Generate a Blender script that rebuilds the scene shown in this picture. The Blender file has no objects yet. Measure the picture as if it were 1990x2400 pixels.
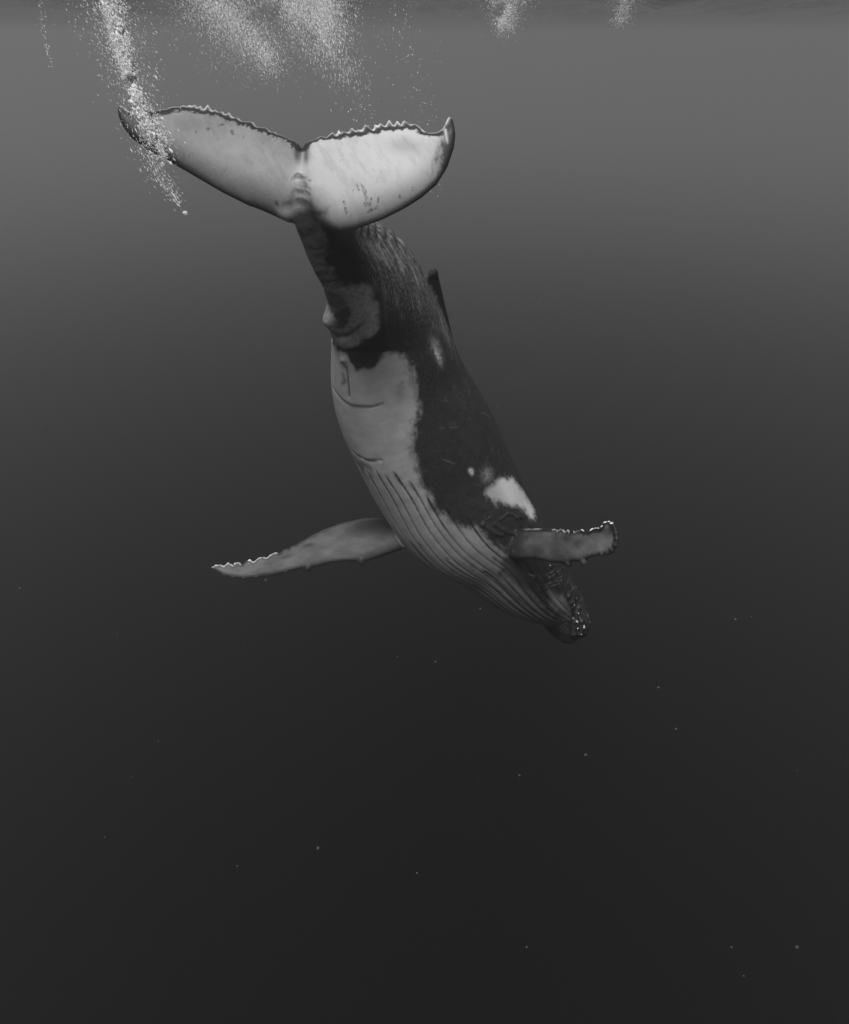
# Humpback whale diving below the surface, monochrome. Units: metres, water surface at z = 0.
import bpy, bmesh, math, random
import numpy as np
from mathutils import Vector, Matrix

R = math.radians
scene = bpy.context.scene
col = scene.collection

# ------------------------------------------------------------------ camera
cam_data = bpy.data.cameras.new('camera')
cam_data.sensor_fit = 'VERTICAL'
cam_data.sensor_height = 24.0
cam_data.lens = 12.0 / math.tan(R(39.0))
cam_data.clip_start = 0.05
cam_data.clip_end = 2000.0
cam = bpy.data.objects.new('camera', cam_data)
cam.location = (0, 0, -1.3)
cam.rotation_euler = (R(90 - 37), 0, 0)
col.objects.link(cam)
scene.camera = cam

# ------------------------------------------------------------------ sky, sun, exposure
SUN_ELEV, SUN_AZ = R(73), R(210)       # azimuth clockwise from +Y seen from above: behind the camera, a little to its left
world = bpy.data.worlds.new('World')
scene.world = world
world.use_nodes = True
wn = world.node_tree
wn.nodes.clear()
sky = wn.nodes.new('ShaderNodeTexSky')
sky.sky_type = 'NISHITA'
sky.sun_disc = False
sky.sun_elevation = SUN_ELEV
sky.sun_rotation = SUN_AZ
bw = wn.nodes.new('ShaderNodeRGBToBW')
bg = wn.nodes.new('ShaderNodeBackground')
bg.inputs['Strength'].default_value = 0.08
wo = wn.nodes.new('ShaderNodeOutputWorld')
wn.links.new(sky.outputs[0], bw.inputs[0])
wn.links.new(bw.outputs[0], bg.inputs['Color'])
wn.links.new(bg.outputs[0], wo.inputs['Surface'])

sun_data = bpy.data.lights.new('sun', 'SUN')
sun_data.energy = 4.0
sun_data.angle = R(35.0)                # the ruffled surface spreads the beam
sun = bpy.data.objects.new('sun', sun_data)
sd = Vector((math.sin(SUN_AZ) * math.cos(SUN_ELEV), math.cos(SUN_AZ) * math.cos(SUN_ELEV), math.sin(SUN_ELEV)))
sun.rotation_euler = sd.to_track_quat('Z', 'Y').to_euler()
col.objects.link(sun)

scene.view_settings.view_transform = 'Standard'
scene.view_settings.look = 'None'
scene.view_settings.gamma = 1.0
scene.view_settings.exposure = 0.45
scene.view_settings.use_curve_mapping = False
scene.cycles.volume_bounces = 2
scene.cycles.max_bounces = 6
scene.cycles.transparent_max_bounces = 128
scene.cycles.use_adaptive_sampling = False
scene.cycles.diffuse_bounces = 2
scene.cycles.use_denoising = True
scene.cycles.sample_clamp_indirect = 0.06

# ------------------------------------------------------------------ helpers
def mesh_object(name, verts, faces, mat=None, parent=None, smooth=True):
    me = bpy.data.meshes.new(name)
    me.from_pydata([tuple(map(float, v)) for v in verts], [], faces)
    me.update()
    if smooth:
        me.shade_smooth()
    if mat:
        me.materials.append(mat)
    o = bpy.data.objects.new(name, me)
    col.objects.link(o)
    if parent is not None:
        o.parent = parent
    return o

def material(name):
    m = bpy.data.materials.new(name)
    m.use_nodes = True
    nt = m.node_tree
    return m, nt, nt.nodes['Principled BSDF'], nt.nodes['Material Output']

def spline(x, y, xs):
    """natural cubic spline through (x, y) evaluated at xs; y may have columns"""
    x = np.asarray(x, float); y = np.asarray(y, float)
    if y.ndim == 1:
        y = y[:, None]
    n = len(x); h = np.diff(x)
    A = np.zeros((n, n)); b = np.zeros((n, y.shape[1]))
    A[0, 0] = A[-1, -1] = 1
    for i in range(1, n - 1):
        A[i, i - 1] = h[i - 1]; A[i, i] = 2 * (h[i - 1] + h[i]); A[i, i + 1] = h[i]
        b[i] = 6 * ((y[i + 1] - y[i]) / h[i] - (y[i] - y[i - 1]) / h[i - 1])
    m = np.linalg.solve(A, b)
    k = np.clip(np.searchsorted(x, xs) - 1, 0, n - 2)
    t = (np.asarray(xs) - x[k])[:, None]; hk = h[k][:, None]
    return (y[k] + t * ((y[k + 1] - y[k]) / hk - hk * (2 * m[k] + m[k + 1]) / 6)
            + t ** 2 * m[k] / 2 + t ** 3 * (m[k + 1] - m[k]) / (6 * hk))

def unit(a):
    a = np.asarray(a, float)
    return a / np.linalg.norm(a, axis=-1, keepdims=True)

def vnoise(p, scale, seed=0):
    """smooth value noise in 0..1 on an (n,3) or (n,2) array"""
    q = np.asarray(p, float) * scale
    if q.shape[1] == 2:
        q = np.c_[q, np.zeros(len(q))]
    i = np.floor(q).astype(np.int64); f = q - i; f = f * f * (3 - 2 * f)
    def hsh(a, b, c):
        h = (a * 374761393 + b * 668265263 + c * 2147483647 + seed * 974711) & 0xffffffff
        h = ((h ^ (h >> 13)) * 1274126177) & 0xffffffff
        return ((h ^ (h >> 16)) & 0xffff) / 65535.0
    r = 0
    for dx in (0, 1):
        for dy in (0, 1):
            for dz in (0, 1):
                w = (f[:, 0] if dx else 1 - f[:, 0]) * (f[:, 1] if dy else 1 - f[:, 1]) * (f[:, 2] if dz else 1 - f[:, 2])
                r = r + w * hsh(i[:, 0] + dx, i[:, 1] + dy, i[:, 2] + dz)
    return r

def fnoise(p, scale, seed=0, octaves=3):
    r = 0; a = 0.5; tot = 0
    for k in range(octaves):
        r = r + a * vnoise(p, scale * 2 ** k, seed + 17 * k); tot += a; a *= 0.55
    return r / tot

def smooth01(x, a, b):
    t = np.clip((x - a) / (b - a), 0, 1)
    return t * t * (3 - 2 * t)

def seg_dist(p, line):
    """distance of 2-d points to a polyline"""
    d = np.full(len(p), 1e9)
    for a, b in zip(line[:-1], line[1:]):
        a = np.array(a, float); b = np.array(b, float); ab = b - a
        t = np.clip(((p - a) @ ab) / max(ab @ ab, 1e-9), 0, 1)
        d = np.minimum(d, np.hypot(*(p - a - t[:, None] * ab).T))
    return d

# ------------------------------------------------------------------ water
WATER_RADIUS, WATER_BOTTOM = 450.0, -27.0
haze_mat = bpy.data.materials.new('sea_water')
haze_mat.use_nodes = True
hn = haze_mat.node_tree
hn.nodes.clear()
pv = hn.nodes.new('ShaderNodeVolumePrincipled')
pv.inputs['Color'].default_value = (0.95, 0.95, 0.95, 1)
pv.inputs['Absorption Color'].default_value = (0, 0, 0, 1)
pv.inputs['Density'].default_value = 0.0115
pv.inputs['Anisotropy'].default_value = 0.72
ho = hn.nodes.new('ShaderNodeOutputMaterial')
hn.links.new(pv.outputs[0], ho.inputs['Volume'])
r_, b_, t_ = WATER_RADIUS, WATER_BOTTOM, 0.8
haze = mesh_object('haze', [(x, y, z) for z in (b_, t_) for x, y in ((-r_, -r_), (r_, -r_), (r_, r_), (-r_, r_))],
                   [(3, 2, 1, 0), (4, 5, 6, 7), (0, 1, 5, 4), (1, 2, 6, 5), (2, 3, 7, 6), (3, 0, 4, 7)], haze_mat, smooth=False)
haze['kind'] = 'stuff'
haze['label'] = 'dim sea water filling the whole picture, darker with depth'
haze['category'] = 'water'

surf_mat = bpy.data.materials.new('water_surface')
surf_mat.use_nodes = True
sn = surf_mat.node_tree
sn.nodes.clear()
so = sn.nodes.new('ShaderNodeOutputMaterial')
mix = sn.nodes.new('ShaderNodeMixShader')
fre = sn.nodes.new('ShaderNodeFresnel'); fre.inputs['IOR'].default_value = 1.33
tr = sn.nodes.new('ShaderNodeBsdfTransparent')
gl = sn.nodes.new('ShaderNodeBsdfGlossy'); gl.inputs['Roughness'].default_value = 0.03
bump = sn.nodes.new('ShaderNodeBump'); bump.inputs['Strength'].default_value = 0.9; bump.inputs['Distance'].default_value = 0.09
nz = sn.nodes.new('ShaderNodeTexNoise'); nz.inputs['Scale'].default_value = 2.2; nz.inputs['Detail'].default_value = 3
geo = sn.nodes.new('ShaderNodeNewGeometry')
sn.links.new(geo.outputs['Position'], nz.inputs['Vector'])
sn.links.new(nz.outputs['Fac'], bump.inputs['Height'])
sn.links.new(bump.outputs[0], gl.inputs['Normal'])
sn.links.new(bump.outputs[0], fre.inputs['Normal'])
sn.links.new(fre.outputs[0], mix.inputs[0])
sn.links.new(tr.outputs[0], mix.inputs[1])
sn.links.new(gl.outputs[0], mix.inputs[2])
sn.links.new(mix.outputs[0], so.inputs['Surface'])

def water_surface():
    n = 260
    g = np.linspace(-1, 1, n)
    g = np.sign(g) * (np.abs(g) * 30 + np.abs(g) ** 5 * 410)
    X, Y = np.meshgrid(g, g + 8.0)
    p = np.c_[X.ravel(), Y.ravel()]
    fade = np.exp(-np.hypot(p[:, 0], p[:, 1] - 8) / 80)
    z = 0.0
    rng = np.random.default_rng(4)
    for k in range(9):
        a = rng.normal(0.4, 0.6); wl = 0.8 * 1.45 ** k
        z = z + 0.016 * wl ** 0.8 * np.sin((p[:, 0] * math.cos(a) + p[:, 1] * math.sin(a)) * 2 * math.pi / wl + rng.uniform(0, 6.3))
    z = z * fade * 1.4
    faces = [(j * n + i, j * n + i + 1, (j + 1) * n + i + 1, (j + 1) * n + i) for j in range(n - 1) for i in range(n - 1)]
    o = mesh_object('water_surface', np.c_[p, z], faces, surf_mat)
    o['kind'] = 'structure'
    o['label'] = 'rippled underside of the sea surface along the top edge'
    return o
water_surface()

# ------------------------------------------------------------------ whale dimensions, worked out from image pixels and assumed depths
# BODY: spine point xyz, ventral direction xyz, half height, half width, from snout to tail
BODY = [(2.486, 6.944, -8.901, -0.546, -0.613, -0.571, 0.078, 0.093),
  (2.382, 6.902, -8.757, -0.705, -0.564, -0.43, 0.27, 0.311),
  (2.138, 7.003, -8.407, -0.701, -0.5, -0.509, 0.411, 0.452),
  (1.82, 6.986, -8.064, -0.635, -0.474, -0.61, 0.531, 0.558),
  (1.418, 6.988, -7.646, -0.662, -0.509, -0.55, 0.685, 0.685),
  (0.979, 7.066, -7.127, -0.662, -0.543, -0.517, 0.808, 0.792),
  (0.59, 7.098, -6.702, -0.719, -0.522, -0.458, 0.928, 0.9),
  (0.254, 7.198, -6.138, -0.802, -0.479, -0.355, 0.961, 0.932),
  (0.031, 7.26, -5.657, -0.817, -0.468, -0.337, 0.958, 0.93),
  (-0.16, 7.286, -5.256, -0.832, -0.453, -0.32, 0.925, 0.888),
  (-0.307, 7.307, -4.847, -0.869, -0.439, -0.228, 0.869, 0.825),
  (-0.378, 7.302, -4.454, -0.881, -0.439, -0.173, 0.786, 0.731),
  (-0.443, 7.284, -4.096, -0.85, -0.46, -0.259, 0.699, 0.629),
  (-0.527, 7.176, -3.741, -0.787, -0.464, -0.406, 0.623, 0.536),
  (-0.656, 6.994, -3.352, -0.676, -0.423, -0.603, 0.518, 0.415),
  (-0.838, 6.651, -3.025, -0.568, -0.377, -0.732, 0.378, 0.249),
  (-0.908, 6.225, -2.76, -0.677, -0.324, -0.661, 0.27, 0.17),
  (-0.946, 5.807, -2.501, -0.448, -0.509, -0.735, 0.22, 0.16),
  (-0.99, 5.673, -2.329, -0.238, -0.971, 0.01, 0.16, 0.115),
  (-1.003, 5.824, -2.178, -0.221, -0.696, 0.683, 0.06, 0.06),
  (-1.007, 5.925, -2.078, -0.212, -0.694, 0.688, 0.02, 0.02)]
FLUKE_R = dict(frame=[(-1.007, 5.737, -2.328), (0.988, 0.125, -0.094), (-0.018, 0.69, 0.723), (-0.155, 0.712, -0.684)],
  lead=[(-0.001, -0.086), (0.095, -0.211), (0.2, -0.299), (0.297, -0.335), (0.376, -0.317), (0.482, -0.275), (0.661, -0.202), (0.841, -0.102), (0.986, -0.004), (1.114, 0.112), (1.207, 0.268), (1.266, 0.444), (1.281, 0.562), (1.267, 0.682), (1.236, 0.732)],
  trail=[(-0.003, 0.349), (0.016, 0.405), (0.032, 0.434), (0.129, 0.485), (0.245, 0.53), (0.38, 0.569), (0.543, 0.608), (0.697, 0.655), (0.806, 0.659), (0.907, 0.671), (0.961, 0.642), (1.014, 0.579), (1.069, 0.568), (1.124, 0.584), (1.17, 0.613), (1.198, 0.673), (1.217, 0.718), (1.236, 0.732)])
FLUKE_L = dict(frame=[(-1.007, 5.737, -2.328), (0.988, 0.125, -0.094), (-0.018, 0.69, 0.723), (-0.155, 0.712, -0.684)],
  lead=[(-0.001, -0.086), (-0.035, -0.202), (-0.069, -0.28), (-0.116, -0.276), (-0.215, -0.227), (-0.419, -0.155), (-0.637, -0.062), (-0.835, 0.039), (-1.044, 0.141), (-1.202, 0.211), (-1.311, 0.279), (-1.367, 0.357), (-1.399, 0.432), (-1.409, 0.49), (-1.392, 0.53)],
  trail=[(-0.003, 0.349), (-0.02, 0.396), (-0.038, 0.427), (-0.135, 0.465), (-0.257, 0.508), (-0.429, 0.562), (-0.582, 0.605), (-0.733, 0.637), (-0.848, 0.634), (-0.945, 0.621), (-1.056, 0.574), (-1.196, 0.51), (-1.272, 0.483), (-1.326, 0.486), (-1.357, 0.515), (-1.392, 0.53)])
PEC_L = dict(frame=[(-0.399, 7.064, -7.046), (-0.987, -0.063, -0.15), (-0.135, 0.831, 0.54), (-0.09, -0.553, 0.828)],
  lead=[(-0.625, -0.14), (-0.158, -0.193), (0.058, -0.237), (0.254, -0.274), (0.47, -0.31), (0.621, -0.294), (0.791, -0.26), (1.022, -0.253), (1.247, -0.282), (1.411, -0.265), (1.606, -0.283), (1.84, -0.305), (2.073, -0.297), (2.267, -0.282), (2.422, -0.246), (2.558, -0.191), (2.693, -0.083), (2.751, -0.034)],
  trail=[(-0.382, 0.184), (-0.005, 0.288), (0.177, 0.319), (0.478, 0.349), (0.815, 0.323), (1.056, 0.271), (1.239, 0.209), (1.502, 0.1), (1.822, 0.011), (2.119, -0.032), (2.356, -0.044), (2.573, -0.025), (2.691, -0.02), (2.751, -0.034)])
PEC_R = dict(frame=[(1.14, 6.501, -6.713), (0.361, -0.714, 0.601), (-0.001, 0.643, 0.765), (0.933, 0.277, -0.231)],
  lead=[(-0.7, -0.2), (-0.234, -0.212), (0.041, -0.207), (0.374, -0.214), (0.707, -0.209), (1.057, -0.244), (1.301, -0.249), (1.475, -0.216), (1.605, -0.22), (1.757, -0.176), (1.887, -0.143), (2.02, -0.136), (2.132, -0.119), (2.196, -0.079), (2.231, -0.029), (2.238, 0.01), (2.233, 0.04)],
  trail=[(-0.7, 0.12), (-0.228, 0.15), (0.179, 0.178), (0.431, 0.178), (0.715, 0.175), (1.066, 0.158), (1.349, 0.132), (1.539, 0.124), (1.685, 0.126), (1.809, 0.127), (1.911, 0.142), (1.978, 0.159), (2.037, 0.192), (2.101, 0.214), (2.149, 0.199), (2.187, 0.16), (2.216, 0.099), (2.233, 0.04)])
DORSAL = dict(frame=[(0.049, 7.38, -3.553), (-0.258, -0.352, 0.9), (0.911, 0.222, 0.347), (0.322, -0.909, -0.263)], lead=[(-1.024, 0.082), (-0.536, 0.102), (-0.232, 0.123), (0.005, 0.13), (0.105, 0.119), (0.143, 0.092)], trail=[(-0.733, -0.232), (-0.251, -0.235), (0.028, -0.169), (0.077, -0.032), (0.074, 0.02), (0.143, 0.092)])

HEAD_BARN_GLINTS = [(0.85, 104, 0.010), (0.57, 97, 0.012), (0.455, 84, 0.017), (0.43, 82, 0.011), (0.32, 89, 0.020), (0.34, 92, 0.012), (0.35, 73, 0.013), (0.57, 80, 0.010), (0.25, 71, 0.010)]
VOXEL = 0.011
# ------------------------------------------------------------------ whale: build volumes, fuse them into one skin
BODY = np.array(BODY)
def frames(ns):
    C = BODY[:, :3]
    s = np.r_[0, np.cumsum(np.linalg.norm(np.diff(C, axis=0), axis=1))]
    xs = np.linspace(0, s[-1], ns)
    c = spline(s, C, xs)
    T = unit(np.gradient(c, axis=0))
    V = unit(np.c_[[np.interp(xs, s, BODY[:, 3 + k]) for k in range(3)]].T)
    for _ in range(ns // 30):
        V[1:-1] = (V[:-2] + V[1:-1] + V[2:]) / 3
    V = unit(V - T * np.sum(V * T, 1, keepdims=True))
    right = np.cross(T, V)                      # the whale's right
    hw = spline(s, BODY[:, 6:8], xs)
    return xs, c, T, V, right, hw[:, 0], hw[:, 1]
SP = frames(420)
S_END = SP[0][-1]

def ring_mesh(rings):
    """loft closed rings of equal count, fan-capped at both ends"""
    n, m = len(rings), len(rings[0])
    v = np.concatenate([np.array(r) for r in rings] + [np.mean(rings[0], axis=0)[None], np.mean(rings[-1], axis=0)[None]])
    f = [(i * m + j, i * m + (j + 1) % m, (i + 1) * m + (j + 1) % m, (i + 1) * m + j) for i in range(n - 1) for j in range(m)]
    f += [(n * m, (j + 1) % m, j) for j in range(m)] + [(n * m + 1, (n - 1) * m + j, (n - 1) * m + (j + 1) % m) for j in range(m)]
    return v, f

def body_rings():
    xs, c, T, V, Rt, h, w = SP
    th = np.linspace(0, 2 * math.pi, 96, endpoint=False)     # 0 ventral, +90 deg right flank, 180 dorsal
    rings = []
    for i in range(len(xs)):
        cs, sn = np.cos(th), np.sin(th)
        s = xs[i]
        tail = smooth01(np.array([s]), 5.6, 7.4)[0]
        # cross-section: round forward, keeled above and below along the tail stock
        k = 1 + 0.0 * cs
        lat = np.sign(sn) * np.abs(sn) ** (1 + 0.55 * tail)
        head = 1 - smooth01(np.array([s]), 0.3, 1.9)[0]
        # flattened rostrum on top of a rounder lower jaw
        top = np.where(cs < 0, 1 - 0.10 * head, 1.0)
        rings.append(c[i] + V[i] * (h[i] * cs * top)[:, None] + Rt[i] * (w[i] * lat * k)[:, None])
    return rings

def resample(line, n):
    p = np.array(line, float)
    s = np.r_[0, np.cumsum(np.linalg.norm(np.diff(p, axis=0), axis=1))]
    s /= s[-1]
    return np.c_[np.interp(np.linspace(0, 1, n), s, p[:, 0]), np.interp(np.linspace(0, 1, n), s, p[:, 1])]

def soften(p, it):
    p = p.copy()
    for _ in range(it):
        p[1:-1] = (p[:-2] + 2 * p[1:-1] + p[2:]) / 4
    return p

def sheet_rings(d, n, m, thick, nose, teeth=None, bend=None, edge=0.009):
    fr = [np.array(q) for q in d['frame']]
    lead = soften(resample(d['lead'], n), 6); trail = soften(resample(d['trail'], n), 4)
    tooth = teeth(trail) if teeth is not None else np.zeros((n, 2))
    rings = []
    c = 0.5 - 0.5 * np.cos(np.linspace(0, math.pi, m))
    shape = np.sqrt(c) * (1 - c) ** (0.5 / nose - 0.5 if nose < 0.5 else 1)
    shape = shape / shape.max()
    tip_w = smooth01(c, 0.86, 1.0)[:, None]
    for i in range(n):
        t = i / (n - 1)
        xy = lead[i] + (trail[i] - lead[i]) * c[:, None] + tooth[i] * tip_w
        hh = thick(t) * shape
        hh = np.maximum(hh, edge * np.where(c > 0.5, 1, np.minimum(1, shape * 3)))
        zc = bend(xy) if bend else np.zeros(m)
        pts = [(*xy[k], zc[k] - hh[k]) for k in range(m)] + [(*xy[k], zc[k] + hh[k]) for k in range(m - 1, -1, -1)]
        pts = np.array(pts)
        rings.append(fr[0] + pts[:, :1] * fr[1] + pts[:, 1:2] * fr[2] + pts[:, 2:] * fr[3])
    return rings

def fluke_teeth(seed):
    rng = np.random.default_rng(seed)
    knots = np.cumsum(0.03 + 0.12 * rng.random(60) ** 1.5); amp = 0.15 + 1.25 * rng.random(60) ** 1.3; peak = rng.uniform(0.2, 0.75, 60)
    def f(tr):
        a = np.abs(tr[:, 0])
        k = np.clip(np.searchsorted(knots, a), 1, 59)
        u = (a - knots[k - 1]) / (knots[k] - knots[k - 1])
        pk = peak[k]
        saw = np.clip(np.where(u < pk, u / pk, (1 - u) / (1 - pk)), 0, 1) ** 0.85
        env = smooth01(a, 0.02, 0.3) * (1 - smooth01(a, 1.02, 1.15))
        return np.c_[np.zeros(len(a)), (saw - 0.5) * 0.068 * amp[k] * env]
    return f

fluke_bend = lambda xy: -0.06 * xy[:, 0] ** 2
def ico(c, r, sub=2, sc=(1, 1, 1)):
    bm = bmesh.new(); bmesh.ops.create_icosphere(bm, subdivisions=sub, radius=1)
    v = np.array([q.co for q in bm.verts]); f = [[q.index for q in fc.verts] for fc in bm.faces]; bm.free()
    return np.array(c) + v * r * np.array(sc), f

def local(d, x, y, z=0.0):
    fr = [np.array(q) for q in d['frame']]
    return fr[0] + x * fr[1] + y * fr[2] + z * fr[3]

volumes = [ring_mesh(body_rings())]
th_fl = lambda t: 0.145 * (1 - t) ** 0.62 + 0.010
volumes.append(ring_mesh(sheet_rings(FLUKE_R, 280, 30, th_fl, 0.46, fluke_teeth(3), fluke_bend)))
volumes.append(ring_mesh(sheet_rings(FLUKE_L, 280, 30, th_fl, 0.46, fluke_teeth(8), fluke_bend)))
def pec_teeth(start, seed, amp):
    rng = np.random.default_rng(seed); knots = np.cumsum(rng.uniform(0.08, 0.20, 60)); am = rng.uniform(0.3, 1.2, 60)
    def f(tr):
        a = np.abs(tr[:, 0]); k = np.clip(np.searchsorted(knots, a), 1, 59)
        u = (a - knots[k - 1]) / (knots[k] - knots[k - 1])
        return np.c_[np.zeros(len(a)), (np.abs(np.sin(math.pi * u)) ** 0.8 - 0.6) * amp * am[k] * smooth01(a, start, start + 0.4) * (1 - smooth01(a, 2.55, 2.7))]
    return f
th_pl = lambda t: 0.085 * (1 - t) + 0.014
volumes.append(ring_mesh(sheet_rings(PEC_L, 260, 22, th_pl, 0.3, pec_teeth(1.3, 5, 0.045))))
volumes.append(ring_mesh(sheet_rings(PEC_R, 220, 22, th_pl, 0.3, pec_teeth(0.9, 6, 0.03))))
# knobs along the leading edges of the flippers
for x, y, r in [(0.545, -0.295, 0.06), (1.325, -0.278, 0.052), (0.85, -0.25, 0.02), (1.65, -0.285, 0.022), (1.9, -0.30, 0.02), (2.08, -0.295, 0.024), (2.27, -0.28, 0.022), (2.43, -0.24, 0.02), (2.56, -0.185, 0.016)]:
    volumes.append(ico(local(PEC_L, x, y), r))
for x, y, r in [(1.36, -0.240, 0.042), (1.655, -0.215, 0.046), (1.88, -0.130, 0.025), (1.98, -0.125, 0.026), (2.075, -0.115, 0.030), (2.145, -0.085, 0.032), (2.195, -0.035, 0.032), (2.215, 0.025, 0.030), (2.205, 0.085, 0.026)]:
    volumes.append(ico(local(PEC_R, x, y), r))

# dorsal fin: low hooked blade standing on the ridge
volumes.append(ring_mesh(sheet_rings(DORSAL, 60, 16, lambda t: 0.06 * (1 - t) + 0.018, 0.4, None, None, 0.012)))
# shoulder of the near flipper
sh_v, sh_f = ico((0, 0, 0), 1.0, 4)
fr_ = [np.array(q) for q in PEC_R['frame']]
volumes.append((fr_[0] + (sh_v[:, :1] * 0.42 - 0.18) * fr_[1] + (sh_v[:, 1:2] * 0.205 - 0.02) * fr_[2] + sh_v[:, 2:] * 0.13 * fr_[3], sh_f))

av, af, base = [], [], 0
for v, f in volumes:
    av.append(v); af += [tuple(int(i) + base for i in q) for q in f]; base += len(v)
raw = mesh_object('whale_raw', np.concatenate(av), af)
rm = raw.modifiers.new('fuse', 'REMESH')
rm.mode = 'VOXEL'; rm.voxel_size = VOXEL; rm.adaptivity = 0.0
dg = bpy.context.evaluated_depsgraph_get()
fused = bpy.data.meshes.new_from_object(raw.evaluated_get(dg))
bpy.data.objects.remove(raw)

nv = len(fused.vertices)
P = np.empty(nv * 3); fused.vertices.foreach_get('co', P); P = P.reshape(-1, 3)
ne = len(fused.edges); E = np.empty(ne * 2, dtype=np.int64); fused.edges.foreach_get('vertices', E); E = E.reshape(-1, 2)
deg = np.bincount(E.ravel(), minlength=nv)[:, None].astype(float)
def neigh(a):
    return np.c_[[np.bincount(E[:, 0], a[E[:, 1], k], nv) + np.bincount(E[:, 1], a[E[:, 0], k], nv) for k in range(a.shape[1])]].T / deg

# body coordinates of every skin vertex: s along the spine from the snout, theta around it
def body_coords(p):
    xs, c, T, V, Rt, h, w = SP
    idx = np.empty(len(p), dtype=np.int64)
    for a in range(0, len(p), 20000):
        q = p[a:a + 20000]
        d = (q ** 2).sum(1)[:, None] - 2 * q @ c.T + (c ** 2).sum(1)[None]
        idx[a:a + 20000] = d.argmin(1)
    r = p - c[idx]
    s = xs[idx] + np.sum(r * T[idx], 1)
    a = np.sum(r * V[idx], 1); b = np.sum(r * Rt[idx], 1)
    return s, np.arctan2(b, a), np.hypot(a, b), h[idx], w[idx], idx
S, TH, RAD, HH, WW, IDX = body_coords(P)
def plate_coords(d, p, bend=None):
    fr = [np.array(q) for q in d['frame']]
    r = p - fr[0]
    l = np.c_[r @ fr[1], r @ fr[2], r @ fr[3]]
    if bend:
        l[:, 2] -= bend(l)
    return l
LF = plate_coords(FLUKE_R, P, lambda l: -0.06 * l[:, 0] ** 2)
LPL = plate_coords(PEC_L, P); LPR = plate_coords(PEC_R, P)
on_body = RAD < np.hypot(HH * np.cos(TH), WW * np.sin(TH)) * 1.0 + 0.06
is_fluke = (np.abs(LF[:, 2]) < 0.16) & (LF[:, 1] > -0.4) & (np.abs(LF[:, 0]) < 1.5) & (LF[:, 1] < 0.8) & ((S > S_END - 0.75) | (~on_body))
is_pl = (np.abs(LPL[:, 2]) < 0.16) & (LPL[:, 0] > -0.5) & (LPL[:, 0] < 2.9) & (np.abs(LPL[:, 1]) < 0.45) & (~on_body)
is_pr = (np.abs(LPR[:, 2]) < 0.16) & (LPR[:, 0] > -0.45) & (LPR[:, 0] < 2.4) & (np.abs(LPR[:, 1]) < 0.4) & (~on_body)

# soften: everywhere a little, more on the body away from the thin edges and at the roots of fins
body_w = (1 - np.clip(is_fluke.astype(float) + is_pl + is_pr, 0, 1))[:, None]
for _ in range(3):
    body_w = 0.5 * body_w + 0.5 * neigh(body_w)
joint = ((np.abs(LF[:, 2]) < 0.4) & (np.abs(LF[:, 0]) < 0.40) & (LF[:, 1] > -0.6) & (LF[:, 1] < -0.02)).astype(float)[:, None]
for _ in range(8):
    joint = 0.5 * joint + 0.5 * neigh(joint)
for k in range(45):
    q = neigh(P)
    wgt = 0.5 * np.maximum(body_w, joint) if k >= 2 else 0.4
    P = P + (q - P) * (wgt if k < 14 else 0.6 * joint)

def normals(p):
    me = fused
    me.vertices.foreach_set('co', p.ravel()); me.update()
    nn = np.empty(nv * 3); me.vertices.foreach_get('normal', nn)
    return nn.reshape(-1, 3)
N = normals(P)
# ------------------------------------------------------------------ whale: relief of the skin
DEG = np.degrees(TH)
XS = SP[0]; RBAR = (SP[5] + SP[6]) / 2
def rbar(s):
    return np.interp(s, XS, RBAR)
def flat(s, deg):
    """unrolled skin: metres along the spine, metres around it"""
    return np.c_[s, np.radians(deg) * rbar(s)]
UV = flat(S, DEG)
def pl(points):
    a = np.array(points, float)
    return flat(a[:, 0], a[:, 1])
def line_dist(points):
    return seg_dist(UV, pl(points))
def gauss(d, w):
    return np.exp(-(d / w) ** 2)
def dense(poly, n=6):
    a = np.array(list(poly) + [poly[0]], float)
    return np.concatenate([a[i] + (a[i + 1] - a[i]) * np.linspace(0, 1, n, endpoint=False)[:, None] for i in range(len(poly))])
def inside(p, poly):
    r = np.zeros(len(p), bool); j = len(poly) - 1
    for i in range(len(poly)):
        xi, yi = poly[i]; xj, yj = poly[j]
        c = ((yi > p[:, 1]) != (yj > p[:, 1])) & (p[:, 0] < (xj - xi) * (p[:, 1] - yi) / (yj - yi + 1e-12) + xi)
        r ^= c; j = i
    return r
def region(poly, soft, noise=0.0, nscale=9.0, seed=1):
    """1 inside a skin polygon given as (s, degrees), with a ragged soft edge"""
    q = pl(poly)
    box = (UV[:, 0] > q[:, 0].min() - 0.5) & (UV[:, 0] < q[:, 0].max() + 0.5)
    out = np.zeros(nv)
    u = UV[box]
    d = seg_dist(u, np.r_[q, q[:1]]) * np.where(inside(u, q), 1, -1)
    if noise:
        d = d + (fnoise(P[box], nscale, seed, 4) - 0.5) * noise
    out[box] = smooth01(d, -soft, soft)
    return out

body = np.clip(body_w[:, 0], 0, 1)
MID = 15.0                                              # the belly midline on the unrolled skin
MOUTH_S = [0.0, 0.26, 0.39, 0.6, 0.93, 1.14, 1.3, 1.43, 1.62]
MOUTH_T = [35, 40, 61, 81, 93, 101, 106, 110, 112]
mouth_t = np.interp(S, MOUTH_S, MOUTH_T)
ABS = np.abs(DEG - MID)
rel = ABS - (mouth_t - MID)                             # degrees above the mouth line, both sides

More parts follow.
